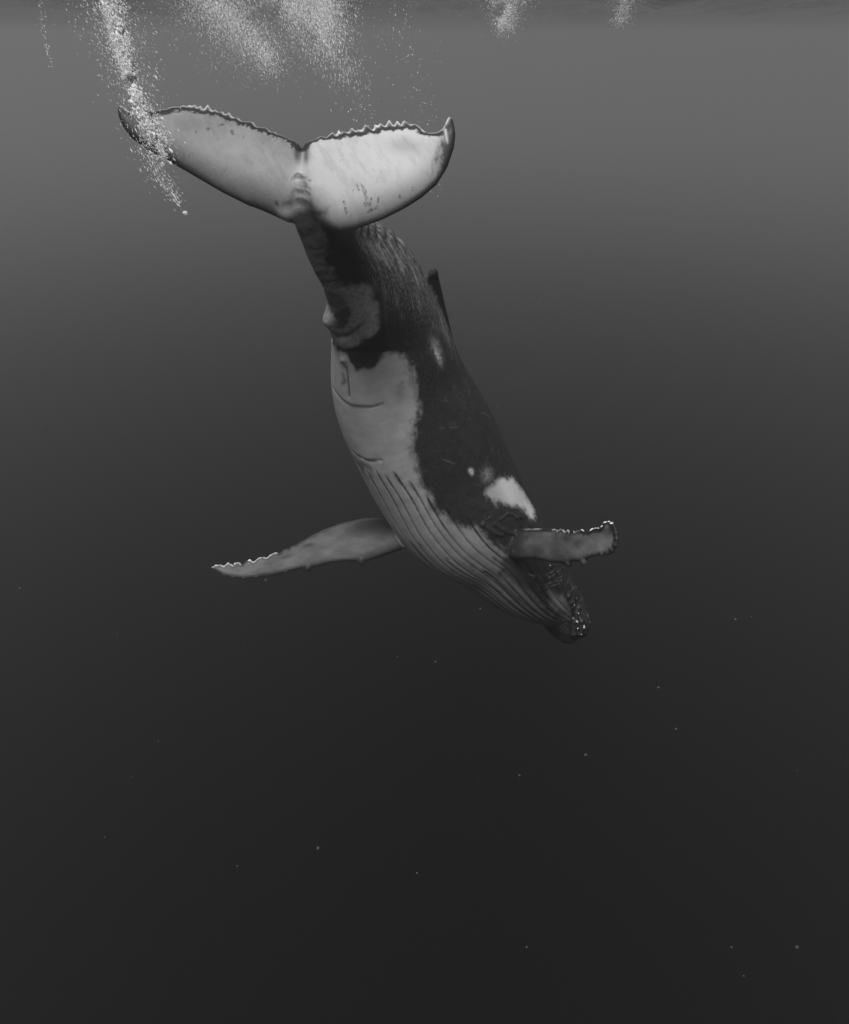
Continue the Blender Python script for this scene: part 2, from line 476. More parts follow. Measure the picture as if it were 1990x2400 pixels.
disp = np.zeros(nv); groove_dark = np.zeros(nv)
rngw = np.random.default_rng(12)
GROOVES = [(5, 4.58), (15.5, 4.42), (25.5, 4.52), (35.5, 4.44), (44.3, 4.38), (51.5, 4.22), (60, 3.9), (67.5, 3.6), (75, 3.33), (82, 2.95), (89, 2.45)]
GROOVES += [(-5, 4.5), (-14, 4.45), (-22.5, 4.4), (-31, 4.3), (-39, 4.1), (-47, 3.8), (-55, 3.5), (-63, 3.1)]
GROOVES = [(g + rngw.normal(0, 1.3), e + rngw.normal(0, 0.04)) for g, e in GROOVES] + [(20.5, 3.3), (40, 3.0), (56, 2.6), (71.5, 2.7), (30.5, 2.4)]
wob = (fnoise(np.c_[S * 0.9, DEG * 0.012], 1.0, 3, 2) - 0.5) * 5.0
for k, (g, send) in enumerate(GROOVES):
    d = np.abs(np.radians(DEG + wob - g + np.sin(S * 2.1 + k) * 0.8)) * rbar(S)
    jaw = 1 - smooth01(rel, -16, -7) * (S < 1.75)
    run = smooth01(S, 0.12, 0.45) * (1 - smooth01(S, send - 0.10, send)) * jaw * body
    depth = (0.003 + 0.004 * smooth01(S, 1.5, 3.2)) * (0.6 + 0.8 * vnoise(np.c_[S * 1.3, DEG * 0.05], 1.0, 90 + k))
    disp -= depth * gauss(d, 0.012) * run
    disp += 0.001 * gauss(d - 0.045, 0.03) * run
    ink = (0.7 + 0.8 * vnoise(P, 22, 200 + k)) * 1.25 * (0.35 + 0.65 * smooth01(S, send - 1.5 + 0.4 * math.sin(k * 2.3), send - 0.1)) * (0.55 + 0.45 * math.sin(k * 1.7 + 0.5) ** 2)
    wide = 0.014 + 0.016 * smooth01(S, send - 0.4, send - 0.12) * (1 if k in (4, 5, 9) else 0.3)
    groove_dark = np.maximum(groove_dark, gauss(d, wide * 0.8) * run * ink)
# finer pleats along the lower jaw
fine = np.abs(((DEG + wob * 1.4 + 2 * np.sin(S * 3)) / 4.4) % 1.0 - 0.5)
jawz = smooth01(S, 0.2, 0.5) * (1 - smooth01(S, 1.7, 2.4)) * smooth01(ABS, 18, 30) * (1 - smooth01(rel, -9, -4)) * body
disp -= 0.0012 * smooth01(fine, 0.36, 0.5) * jawz
groove_dark = np.maximum(groove_dark, 0.55 * smooth01(fine, 0.40, 0.5) * jawz)
broad = np.abs(((DEG + wob * 1.6 + 3 * np.sin(S * 2.2) + 5 * np.maximum(0, 1.6 - S)) / 8.5) % 1.0 - 0.5)
jawb = smooth01(S, 0.25, 0.5) * (1 - smooth01(S, 1.9, 2.5)) * smooth01(ABS, 14, 30) * (1 - smooth01(rel, -7, -2)) * body
groove_dark = np.maximum(groove_dark, 0.85 * smooth01(broad, 0.22, 0.42) * jawb)
disp -= 0.008 * smooth01(broad, 0.22, 0.42) * jawb

# mouth: a cleft with the lower lip standing proud
headz = body * (1 - smooth01(S, 1.5, 1.7)) * smooth01(S, 0.05, 0.2)
md = np.radians(rel) * rbar(S)
disp -= 0.035 * gauss(md, 0.022) * headz
disp += 0.030 * gauss(md + 0.085, 0.06) * headz
disp -= 0.035 * smooth01(md, 0.0, 0.05) * headz * (1 - smooth01(S, 1.1, 1.6))
# knobs on the rostrum and along the lip, each a rounded lump
TUBER = []
for row, (a0, a1, n) in enumerate([(8, 8, 7), (26, 26, 6), (48, 46, 5), (72, 66, 4)]):
    for i in range(n):
        s0 = 0.16 + 1.15 * (i + 0.5 * (row % 2)) / n + rngw.normal(0, 0.025)
        TUBER += [(s0, sgn, a0 + rngw.normal(0, 3), rngw.uniform(0.034, 0.056)) for sgn in (-1, 1)]
for s0, sgn, a0, r in TUBER:
    g = (np.interp(s0, MOUTH_S, MOUTH_T) - MID + a0) * sgn + MID
    g = (g + 180) % 360 - 180
    d = np.hypot(S - s0, np.radians((DEG - g + 180) % 360 - 180) * rbar(S))
    disp += 0.55 * r * gauss(d, r * 0.85) * (d < 0.2) * body
for s0, g in [(0.25, -12), (0.33, 4), (0.2, 12), (0.3, 22), (0.42, -4), (0.14, 30)]:      # chin lumps
    d = np.hypot(S - s0, np.radians(DEG - g) * rbar(S)); disp += 0.03 * gauss(d, 0.045) * body
# wrinkles behind the mouth corner and eye
wr = np.zeros(nv)
for ln in ([(1.95, 84), (1.88, 87.5), (1.734, 99), (1.63, 115)], [(1.86, 86), (1.79, 89), (1.64, 103), (1.52, 122)],
           [(1.72, 84), (1.64, 89.5), (1.55, 103), (1.43, 118)], [(1.66, 82), (1.59, 89.7), (1.5, 101), (1.4, 113)]):
    d = line_dist(ln); disp += 0.004 * gauss(d, 0.02) * body
    wr = np.maximum(wr, gauss(d, 0.014))
# folds where the near flipper joins
for ln in ([(3.0, 92), (2.82, 94), (2.62, 99), (2.5, 108)], [(3.12, 84), (2.95, 86), (2.8, 90)], [(2.75, 112), (2.62, 118), (2.45, 116)]):
    d = line_dist(ln); disp += 0.02 * gauss(d, 0.03) * body
for ln, h, w_ in (([(2.99, 98), (2.956, 106.3), (2.844, 110.3), (2.691, 110.3), (2.593, 109.4)], 0.016, 0.018), ([(3.053, 80.3), (3.12, 83.6), (3.139, 88), (3.128, 91.2)], 0.008, 0.016)):
    disp += h * gauss(line_dist(ln), w_) * body
PLEATS = [[(0.2, 0.195), (0.221, 0.204), (0.231, 0.127), (0.175, 0.013), (0.109, -0.115), (0.053, -0.206)], [(0.21, 0.175), (0.225, 0.14), (0.185, 0.039), (0.13, -0.089), (0.08, -0.193)], [(0.27, 0.166), (0.245, 0.115), (0.21, 0.013), (0.19, -0.115)]]
sh_near = (np.abs(LPR[:, 2]) < 0.17) & (~on_body) & (LPR[:, 0] > -0.2) & (LPR[:, 0] < 0.6) & (np.abs(LPR[:, 1]) < 0.35)
pleat_d = np.minimum.reduce([seg_dist(LPR[:, :2], q) for q in PLEATS])
disp += 0.004 * gauss(pleat_d, 0.014) * sh_near
# belly: genital swelling, slit, creases
def lump(s0, g, rs, rt, h):
    return h * np.exp(-((S - s0) / rs) ** 2 - (np.radians(DEG - g) * rbar(S) / rt) ** 2) * body
disp += lump(6.34, -3, 0.13, 0.12, 0.085) + lump(5.79, 16, 0.075, 0.055, 0.045) + lump(6.5, 20, 0.13, 0.10, 0.015) + lump(6.1, 10, 0.07, 0.2, 0.02)
SMILE = [(6.2, -6), (6.19, 10), (6.22, 22), (6.286, 32), (6.346, 41)]
CREASE = [(5.29, -4), (5.268, 4), (5.225, 14), (5.192, 25), (5.197, 35), (5.201, 44), (5.228, 54)]
SLIT = [(5.66, 20), (5.51, 22), (5.406, 23), (5.299, 23)]
for ln, w, h in ((SMILE, 0.03, 0.022), (CREASE, 0.018, 0.009), (SLIT, 0.016, 0.018), ([(6.0, -10), (5.98, 14), (6.0, 30)], 0.04, 0.02),
                 ([(4.64, 6), (4.6, 14), (4.564, 24), (4.553, 38)], 0.02, 0.01)):
    disp -= h * gauss(line_dist(ln), w) * body
for s0 in (6.62, 6.68, 6.74, 6.80):
    disp += 0.010 * gauss(line_dist([(s0, -22), (s0 - 0.01, 0), (s0, 20)]), 0.016) * body
# knuckled ridge of the back behind the fin
for s0, h in ((6.2, .012), (6.33, .016), (6.45, .02), (6.58, .02), (6.72, .026), (6.86, .03), (7.0, .024), (7.13, .03), (7.27, .022), (7.42, .02)):
    d = np.hypot(S - s0, np.radians((DEG - 170 + 180) % 360 - 180) * rbar(S) * 0.5); disp += 1.7 * h * gauss(d, 0.05) * body
# ridge line down the tail stock on the underside of the flukes
fmask = is_fluke.astype(float)
for y0 in (-0.28, -0.22, -0.15, -0.09, -0.02, 0.05):
    d = np.hypot(LF[:, 0] / 2.2, LF[:, 1] - y0 + 0.15 * LF[:, 0] ** 2)
    disp += 0.008 * gauss(d, 0.022) * (np.abs(LF[:, 0]) < 0.1)
disp += (fnoise(P, 1.6, 5, 2) - 0.5) * 0.022 * body
disp += (fnoise(P, 14, 6, 3) - 0.5) * 0.0035 * (0.25 + 0.75 * body)
P0 = P.copy()
P = P + N * disp[:, None]

# ------------------------------------------------------------------ whale: pigment (0 black skin, 1 white skin)
n_big = fnoise(P0, 3.0, 21, 4); n_mid = fnoise(P0, 11.0, 22, 4); n_fine = fnoise(P0, 45.0, 23, 3)
streak = fnoise(np.c_[UV[:, 0] * 5, UV[:, 1] * 34], 1.0, 24, 4)
pig = 0.004 + 0.03 * n_mid
# pale scuffing over the back towards the tail, long scratches forward
scuff = region([(5.85, 128), (6.2, 104), (6.55, 92), (6.85, 88), (7.1, 100), (7.35, 120), (7.75, 150), (7.75, 179), (5.9, 179), (5.4, 150)], 0.22, 0.5, 3, 31)
pig += scuff * (smooth01(streak, 0.48, 0.74) * 0.22 + 0.04)
fl_sc = region([(6.3, 60), (6.3, 120), (5.2, 160), (4.0, 150), (4.6, 90), (5.6, 86)], 0.3, 0.4, 3, 32)
pig += fl_sc * smooth01(streak, 0.64, 0.8) * 0.05
# thin raking scratches
rs = np.random.default_rng(77)
for k in range(30):
    s0 = rs.uniform(2.9, 6.2); g0 = rs.uniform(86, 160); L = rs.uniform(0.08, 0.4); sl = rs.normal(0, 14)
    pig += gauss(line_dist([(s0, g0), (s0 + L * 0.5, g0 + sl * 0.5 + rs.normal(0, 2)), (s0 + L, g0 + sl)]), 0.006) * rs.uniform(0.04, 0.16) * smooth01(n_mid, 0.35, 0.6)
# white belly and throat
BS = [0.0, 1.0, 1.6, 2.0, 2.4, 2.88, 3.04, 3.23, 3.39, 3.63, 3.95, 4.12, 4.4, 4.6, 4.86, 5.05, 5.33, 5.56, 5.82, 5.93, 6.02, 6.1]
BT = [60, 72, 76, 82, 84, 80, 76, 71, 66, 59.5, 58.5, 58, 62, 66, 75, 80, 83.5, 84.6, 77, 66, 30, -5]
bt = np.interp(S, BS, BT)
db = np.radians((bt - MID) - ABS) * rbar(S)
st3 = fnoise(np.c_[UV[:, 0] * 9, UV[:, 1] * 34], 1.0, 26, 3)
edge = db + (st3 - 0.5) * 0.10 + (n_big - 0.5) * 0.14 + (n_mid - 0.5) * 0.12 + (n_fine - 0.5) * 0.07
belly = smooth01(edge, -0.085, 0.08) * (S < 6.1)
tailpatch = region([(6.0, -32), (6.0, 14), (6.06, 29), (6.13, 42), (6.2, 57), (6.29, 60), (6.48, 65), (6.68, 69), (6.78, 73), (6.9, 69), (7.0, 51), (7.03, 28), (7.1, 10), (7.05, -30)], 0.06, 0.22, 7, 33)
keel = region([(7.0, 30), (7.4, 32), (7.8, 42), (8.1, 60), (8.6, 80), (8.6, -80), (8.0, -50), (7.4, -20), (7.0, -22)], 0.05, 0.22, 9, 34)
bst = fnoise(np.c_[UV[:, 0] * 22, UV[:, 1] * 4], 1.0, 25, 3)
white = belly * (0.28 + 0.22 * n_mid + 0.14 * bst + 0.34 * n_big)
white = np.maximum(white, tailpatch * (0.62 + 0.38 * smooth01(n_fine, 0.3, 0.6)) * (0.55 + 0.3 * smooth01(DEG, 15, 60)))
white = np.maximum(white, keel * (0.15 + 0.85 * smooth01(n_mid, 0.2, 0.7)) * 0.62)
# throat a little greyer than the belly
throat = 1 - smooth01(S, 3.0, 4.6)
white *= (1 - 0.16 * throat * (0.6 + 0.8 * n_big)) * (1 - 0.62 * (1 - smooth01(S, 1.4, 4.2)))
dark = region([(6.0, -8), (6.0, 14), (6.06, 29), (6.13, 42), (6.22, 60), (6.0, 66), (5.88, 56), (5.69, 52), (5.63, 43), (5.655, 33.5), (5.8, 25), (5.93, 19), (5.93, -8)], 0.04, 0.16, 9, 35)
dark = np.maximum(dark, region([(6.68, 11), (6.69, 25), (6.556, 30), (6.41, 25), (6.27, 16), (6.38, 13), (6.535, 8)], 0.03, 0.16, 11, 36) * 0.85)
dark = np.maximum(dark, gauss(line_dist(SMILE), 0.030) * 0.8 * smooth01(n_mid, 0.2, 0.5))
dark = np.maximum(dark, gauss(line_dist([(6.23, -14), (6.25, -4), (6.2, 3)]), 0.025) * 0.8)
dark = np.maximum(dark, region([(6.66, -30), (6.66, 24), (6.74, 28), (6.95, 22), (6.98, -30)], 0.04, 0.12, 12, 41) * 0.6)
dark = np.maximum(dark, gauss(line_dist(CREASE), 0.012 + 0.016 * gauss(DEG - 28, 14)) * 0.7 * smooth01(n_mid + 0.4 * gauss(DEG - 28, 14), 0.3, 0.6))
dark = np.maximum(dark, gauss(line_dist(SLIT), 0.014) * 0.8)
dark = np.maximum(dark, gauss(line_dist([(5.54, 16), (5.45, 19), (5.42, 15)]), 0.03) * 0.6 * smooth01(n_mid, 0.3, 0.55))
dark = np.maximum(dark, gauss(line_dist([(4.64, 8), (4.60, 14), (4.564, 24), (4.553, 38)]), 0.020) * smooth01(n_mid, 0.35, 0.55) * 0.8)
dark = np.maximum(dark, region([(4.6, -2), (4.58, 12), (4.48, 24), (4.36, 22), (4.3, 10), (4.44, 2)], 0.05, 0.12, 14, 37) * smooth01(n_mid, 0.35, 0.6) * 0.6)
dark = np.maximum(dark, region([(5.36, 62), (5.2, 66), (5.28, 76), (5.42, 73)], 0.08, 0.2, 12, 38) * smooth01(n_mid, 0.3, 0.6) * 0.4)
dark = np.maximum(dark, groove_dark)
dark = np.maximum(dark, region([(0.05, -40), (0.05, 52), (0.55, 44), (0.95, 36), (1.1, 25), (1.2, -10), (1.0, -40)], 0.12, 0.2, 8, 39) * 0.72)
rost = body * (1 - smooth01(S, 1.5, 1.75)) * smooth01(rel, -3, 1)
dark = np.maximum(dark, rost * 0.93)
dark = np.maximum(dark, region([(1.05, 60), (1.0, 72), (1.5, 78), (2.0, 66), (2.35, 60), (2.5, 74), (2.4, 100), (1.6, 116), (1.5, 108), (1.55, 92), (1.35, 80)], 0.07, 0.2, 8, 40) * 0.85)
knob = np.zeros(nv)
for s0, sgn, a0, r in TUBER:
    g = ((np.interp(s0, MOUTH_S, MOUTH_T) - MID + a0) * sgn + MID + 180) % 360 - 180
    d = np.hypot(S - s0, np.radians((DEG - g + 180) % 360 - 180) * rbar(S)); knob = np.maximum(knob, gauss(d, r * 0.55))
# dark flecks on the throat
for s0, g0 in rs.uniform([1.4, 15], [3.4, 60], (16, 2)):
    dark = np.maximum(dark, gauss(np.hypot(S - s0, np.radians(DEG - g0) * rbar(S)), rs.uniform(0.012, 0.025)) * 0.7)
pig = pig * (1 - white) + white
pig *= 1 - np.clip(dark, 0, 1) * 0.97
pig *= 1 - 0.75 * body * (1 - smooth01(S, 0.35, 0.85)) * (1 - smooth01(DEG, 66, 84))
pig += rost * (0.08 * smooth01(n_fine, 0.48, 0.68) + 0.14 * knob * smooth01(n_mid, 0.35, 0.6))
# pale patch on the flank above the near flipper, and spots
pp = region([(3.33, 131), (3.47, 114), (3.46, 101), (3.3, 101), (3.1, 108), (2.86, 121), (2.6, 124), (2.43, 128), (2.51, 136), (2.74, 141), (3.09, 134)], 0.11, 0.22, 6, 42)
pp_st = fnoise(np.c_[UV[:, 0] * 16, UV[:, 1] * 50], 1.0, 43, 3)
pp = np.clip(pp * 1.25 - smooth01(pp_st, 0.45, 0.75) * 0.55 * (1 - pp), 0, 1)
pig = np.maximum(pig, pp * (0.6 + 0.5 * smooth01(DEG, 104, 124)))
for s0, g0, a, b, h in ((3.904, 96.5, 0.05, 0.03, 0.9), (5.55, 117, 0.10, 0.045, 0.75), (5.62, 118, 0.16, 0.08, 0.3), (3.7, 108, 0.13, 0.10, 0.22)):
    pig = np.maximum(pig, h * np.exp(-((S - s0) / a) ** 2 - (np.radians(DEG - g0) * rbar(S) / b) ** 2) * (0.5 + smooth01(n_fine, 0.3, 0.6)))
jp = region([(1.5, 90), (1.28, 98), (1.0, 90), (0.9, 82), (0.7, 76), (0.75, 66), (1.1, 78), (1.35, 84)], 0.09, 0.12, 9, 44)
pig = np.maximum(pig, jp * (0.2 + 0.3 * n_mid))
pig = np.maximum(pig, wr * 0.14 * smooth01(n_mid, 0.35, 0.6) * (S < 2.1) * body)

# flukes: white below with a dark margin and a rim highlight painted in, dark above
def margin(d, teeth):
    tr = soften(resample(d['trail'], 280), 4); tt = teeth(tr)
    return tr + tt
fi = np.where(is_fluke)[0]
q2 = LF[fi, :2]
xf, yf = q2[:, 0], q2[:, 1]
dt = np.minimum(seg_dist(q2, margin(FLUKE_R, fluke_teeth(3))), seg_dist(q2, margin(FLUKE_L, fluke_teeth(8))))
dl = np.minimum(seg_dist(q2, soften(resample(FLUKE_R['lead'], 60)[6:], 2)), seg_dist(q2, soften(resample(FLUKE_L['lead'], 60)[6:], 2)))
nf = fnoise(np.c_[xf * 7, yf * 7], 1.0, 51, 4); nff = fnoise(np.c_[xf * 60, yf * 16], 1.0, 52, 3); nrad = fnoise(np.c_[(xf + 0.5 * yf) * 26, (yf - 0.3 * np.abs(xf)) * 9], 1.0, 53, 4)
w = 0.76 - 0.12 * smooth01(nrad, 0.4, 0.75)
w = w * np.where(xf < 0, 0.34 + 0.18 * nf, 0.92 + 0.16 * smooth01(xf, 0.2, 0.9) * smooth01(yf, -0.1, 0.2))
w *= 1 - 0.28 * gauss(np.hypot((np.abs(xf) - 0.85) / 2.2, yf - 0.40), 0.09) * (0.5 + nf)
center = gauss(xf, 0.10)
keelw = gauss(xf, 0.075) * smooth01(-yf, -0.24, -0.05)
w = w * (1 - keelw) + keelw * (0.30 + 0.5 * nf)
w *= 1 - 0.78 * smooth01(-(yf + 0.95 * xf) + (nf - 0.5) * 0.10, 0.05, 0.13) * (xf > 0.0) * smooth01(xf, 0.05, 0.09)
w *= 1 - 0.85 * smooth01(-(yf - 0.9 * xf) + (nf - 0.5) * 0.18, 0.03, 0.12) * smooth01(-xf, 0.05, 0.09) * (1 - smooth01(-xf, 0.16, 0.28))
band = 0.042 + 0.036 * nf + 0.03 * smooth01(nff, 0.4, 0.7) * np.where(xf > 0, 0.8, 1.2)
md_ = smooth01(dt + (nff - 0.5) * 0.03, band - 0.007, band + 0.008)
w *= 0.03 + 0.97 * md_
w *= 0.55 + 0.45 * smooth01(dl + (nrad - 0.5) * 0.08, 0.02, 0.24)  # form shade toward the leading edge, painted into the pigment
notch = gauss(np.abs(xf) - 0.035, 0.028) * smooth01(yf, 0.10, 0.22)
w *= 1 - 0.85 * notch * smooth01(nf, 0.25, 0.5)
w *= 1 - 0.8 * (1 - smooth01(dl, 0.012, 0.045)) * smooth01(np.abs(xf), 0.5, 1.1)
w *= 1 - 0.92 * smooth01(-xf + 0.25 * (yf - 0.35) + (nf - 0.5) * 0.16, 1.17, 1.24)
tipr = smooth01(xf + (nff - 0.5) * 0.10 + (nf - 0.5) * 0.12 - 0.10 * smooth01(yf, 0.3, 0.55), 1.05, 1.15)
w *= 1 - 0.88 * tipr * (0.35 + 0.65 * smooth01(nf, 0.25, 0.5))
w = np.maximum(w, 0.75 * gauss(xf - 1.195 + 0.1 * (yf - 0.5), 0.012) * smooth01(yf, 0.42, 0.48) * (1 - smooth01(yf, 0.58, 0.62)))
scr = np.zeros(len(fi))
for a, b, wd in (((0.36, -0.22), (0.335, -0.13), 0.006), ((0.47, 0.03), (0.52, -0.04), 0.006), ((0.49, -0.02), (0.53, -0.10), 0.008), ((0.52, -0.10), (0.56, -0.17), 0.010), ((0.56, -0.08), (0.55, -0.15), 0.006),
                 ((0.62, -0.07), (0.61, -0.14), 0.006), ((0.44, 0.02), (0.46, -0.03), 0.005), ((0.60, -0.15), (0.53, -0.19), 0.006), ((0.5, -0.12), (0.52, -0.15), 0.005), ((0.79, -0.03), (0.80, -0.05), 0.008),
                 ((-0.73, 0.385), (-0.725, 0.395), 0.012), ((-0.82, 0.345), (-0.818, 0.35), 0.009), ((-0.55, 0.40), (-0.54, 0.37), 0.010), ((-0.64, 0.44), (-0.60, 0.47), 0.012), ((-0.2, -0.16), (-0.19, -0.2), 0.012), ((-0.16, -0.21), (-0.12, -0.25), 0.016)):
    scr = np.maximum(scr, gauss(seg_dist(q2, [a, b]), wd))
for y0 in (0.02, -0.05, -0.09, -0.155, -0.22, -0.27):
    scr = np.maximum(scr, 0.75 * gauss(seg_dist(q2, [(-0.07, y0 - 0.015), (0.0, y0 + 0.01), (0.07, y0 - 0.012)]), 0.009) * smooth01(nf, 0.3, 0.5))
for k in range(70):
    x0 = rs.uniform(-1.15, 1.1); y0 = rs.uniform(-0.25, 0.5); an = rs.normal(1.2, 0.5); L = rs.uniform(0.004, 0.05)
    scr = np.maximum(scr, rs.uniform(0.15, 0.55) * gauss(seg_dist(q2, [(x0, y0), (x0 + L * math.cos(an), y0 + L * math.sin(an))]), rs.uniform(0.003, 0.006)))
w *= 1 - 0.88 * scr * smooth01(fnoise(q2, 60, 58, 2), 0.2, 0.5)
rim_light = gauss(dt, 0.019) * smooth01(np.abs(xf), 0.02, 0.06)
w = np.maximum(w, 1.15 * rim_light * (0.55 + 0.45 * smooth01(nff, 0.3, 0.5)))  # sunlit rim of the trailing edge, painted as pale pigment
ventral = smooth01(-LF[fi, 2], -0.006, 0.004)
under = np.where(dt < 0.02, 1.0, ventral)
fblend = smooth01(np.maximum(np.abs(xf) - 0.16, (yf + 0.24)), 0.0, 0.08)
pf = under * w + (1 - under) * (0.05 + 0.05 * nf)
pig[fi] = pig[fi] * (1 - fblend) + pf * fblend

# flippers
def flipper(mask, l, d, teeth, tone, spots, edge_light):
    i = np.where(mask)[0]; q = l[i, :2]
    tr = soften(resample(d['trail'], 240), 4) + teeth(soften(resample(d['trail'], 240), 4))
    dte = seg_dist(q, tr); dle = seg_dist(q, soften(resample(d['lead'], 60), 3))
    nn = fnoise(np.c_[q[:, 0] * 5, q[:, 1] * 9], 1.0, 61, 4); n2 = fnoise(q * 40, 1.0, 62, 3)
    v = tone(q[:, 0]) * np.clip(0.15 + 1.7 * nn, 0.2, 2)
    for x, y, a, b, h in spots:
        v *= 1 - np.minimum(1, h * np.exp(-((q[:, 0] - x) / a) ** 2 - ((q[:, 1] - y) / b) ** 2) * (0.75 + 0.6 * n2))
    v *= 0.06 + 0.94 * smooth01(dte + (nn - 0.5) * 0.03, 0.028, 0.055)
    v *= 0.3 + 0.7 * smooth01(dle, 0.01, 0.06)
    v = np.maximum(v, edge_light(q[:, 0]) * gauss(dte, 0.020) * smooth01(n2, 0.25, 0.45))  # rim highlight along the flipper's trailing edge, painted into the pigment
    far = smooth01(l[i, 2] * d['face'], -0.004, 0.006)
    root = smooth01(q[:, 0] + (nn - 0.5) * 0.3, 0.05, 0.7) if d is PEC_R else smooth01(q[:, 0], -0.3, 0.0)
    v = v * far + (1 - far) * np.maximum(0.05, v * 0.5)
    pig[i] = v * root + pig[i] * (1 - root)
BELLY_SIDE = np.array([-0.1, -0.8, 0.6])        # the broad under-faces of the flippers
for d in (PEC_L, PEC_R):
    d['face'] = 1.0 if np.array(d['frame'][3]) @ BELLY_SIDE > 0 else -1.0
flipper(is_pl, LPL, PEC_L, pec_teeth(1.3, 5, 0.045), lambda x: 0.115 + 0 * x,
        [(0.36, 0.22, 0.34, 0.15, 1.2), (0.08, 0.16, 0.22, 0.12, 0.95), (1.28, 0.055, 0.10, 0.03, 0.7), (1.66, -0.07, 0.08, 0.03, 0.6), (1.88, -0.12, 0.10, 0.03, 0.5), (-0.05, -0.3, 0.3, 0.06, 0.7), (1.05, -0.02, 0.06, 0.03, 0.3)],
        lambda x: 0.95 * smooth01(x, 1.35, 1.6) * (fnoise(np.c_[x * 7, x * 0], 1.0, 64, 2) > 0.42))
flipper(is_pr, LPR, PEC_R, pec_teeth(0.9, 6, 0.03), lambda x: 0.13 + 0.10 * smooth01(x, 1.3, 2.0),
        [(1.14, 0.066, 0.08, 0.04, 0.5), (1.38, 0.04, 0.10, 0.04, 0.6), (1.57, 0.0, 0.10, 0.04, 0.55), (0.35, 0.0, 0.12, 0.12, 0.5), (0.75, -0.1, 0.3, 0.06, 0.3), (2.15, 0.13, 0.05, 0.06, 0.8)],
        lambda x: 0.6 * smooth01(x, 0.2, 0.4) * (1 - smooth01(x, 1.4, 1.7)) * (fnoise(np.c_[x * 9, x * 0], 1.0, 63, 2) > 0.48))
for i, kn in ((LPL, [(0.545, -0.32), (1.325, -0.30)]), (LPR, [(1.36, -0.262), (1.655, -0.245), (2.09, -0.135), (2.165, -0.10), (2.215, -0.045), (2.235, 0.02), (2.225, 0.075)])):
    for x, y in kn:
        pig *= 1 - 0.8 * gauss(np.hypot(i[:, 0] - x, i[:, 1] - y), 0.045) * (np.abs(i[:, 2]) < 0.08)
pig = np.clip(pig, 0, 1)

fused.vertices.foreach_set('co', P.ravel()); fused.update()
att = fused.attributes.new('pigment', 'FLOAT', 'POINT')
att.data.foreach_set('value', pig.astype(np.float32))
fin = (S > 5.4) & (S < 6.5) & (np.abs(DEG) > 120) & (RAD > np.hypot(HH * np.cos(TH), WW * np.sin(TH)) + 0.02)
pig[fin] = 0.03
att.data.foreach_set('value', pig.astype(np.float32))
scf = np.clip(scuff * 0.8 + 0.10 * fl_sc, 0, 1) * (~fin) * (1 - np.clip(white, 0, 1)) * body
att = fused.attributes.new('scuff', 'FLOAT', 'POINT'); att.data.foreach_set('value', scf.astype(np.float32))
att = fused.attributes.new('unrolled', 'FLOAT_VECTOR', 'POINT'); att.data.foreach_set('vector', np.c_[UV, np.zeros(nv)].astype(np.float32).ravel())
fused.shade_smooth()

skin, nt, bs, om = material('whale_skin')
ag = nt.nodes.new('ShaderNodeAttribute'); ag.attribute_name = 'pigment'
tc = nt.nodes.new('ShaderNodeTexCoord')
n1 = nt.nodes.new('ShaderNodeTexNoise'); n1.inputs['Scale'].default_value = 55; n1.inputs['Detail'].default_value = 5
nt.links.new(tc.outputs['Object'], n1.inputs['Vector'])
sk = nt.nodes.new('ShaderNodeAttribute'); sk.attribute_name = 'unrolled'
mp = nt.nodes.new('ShaderNodeMapping'); mp.inputs['Scale'].default_value = (30, 50, 1)
nt.links.new(sk.outputs['Vector'], mp.inputs['Vector'])
n2 = nt.nodes.new('ShaderNodeTexNoise'); n2.inputs['Scale'].default_value = 1.0; n2.inputs['Detail'].default_value = 6; n2.inputs['Roughness'].default_value = 0.65
nt.links.new(mp.outputs[0], n2.inputs['Vector'])
sc = nt.nodes.new('ShaderNodeAttribute'); sc.attribute_name = 'scuff'
st2 = nt.nodes.new('ShaderNodeMapRange'); st2.inputs['From Min'].default_value = 0.5; st2.inputs['From Max'].default_value = 0.72; st2.inputs['To Max'].default_value = 0.55
nt.links.new(n2.outputs['Fac'], st2.inputs['Value'])
smul = nt.nodes.new('ShaderNodeMath'); smul.operation = 'MULTIPLY'
nt.links.new(st2.outputs[0], smul.inputs[0]); nt.links.new(sc.outputs['Fac'], smul.inputs[1])
sub = nt.nodes.new('ShaderNodeMath'); sub.operation = 'SUBTRACT'; sub.inputs[1].default_value = 0.5
nt.links.new(n1.outputs['Fac'], sub.inputs[0])
mad = nt.nodes.new('ShaderNodeMath'); mad.operation = 'MULTIPLY_ADD'; mad.inputs[1].default_value = 0.10
nt.links.new(sub.outputs[0], mad.inputs[0]); nt.links.new(ag.outputs['Fac'], mad.inputs[2])
ramp = nt.nodes.new('ShaderNodeValToRGB')
ramp.color_ramp.elements[0].position = 0.0; ramp.color_ramp.elements[0].color = (0.012, 0.012, 0.012, 1)
ramp.color_ramp.elements[1].position = 1.0; ramp.color_ramp.elements[1].color = (0.50, 0.50, 0.50, 1)
sadd = nt.nodes.new('ShaderNodeMath'); sadd.operation = 'ADD'
nt.links.new(mad.outputs[0], sadd.inputs[0]); nt.links.new(smul.outputs[0], sadd.inputs[1])
nt.links.new(sadd.outputs[0], ramp.inputs[0])
nt.links.new(ramp.outputs[0], bs.inputs['Base Color'])
bs.inputs['Roughness'].default_value = 0.5
bs.inputs['Specular IOR Level'].default_value = 0.18
bp = nt.nodes.new('ShaderNodeBump'); bp.inputs['Strength'].default_value = 0.12; bp.inputs['Distance'].default_value = 0.01
nt.links.new(n1.outputs['Fac'], bp.inputs['Height']); nt.links.new(bp.outputs[0], bs.inputs['Normal'])
fused.materials.append(skin)

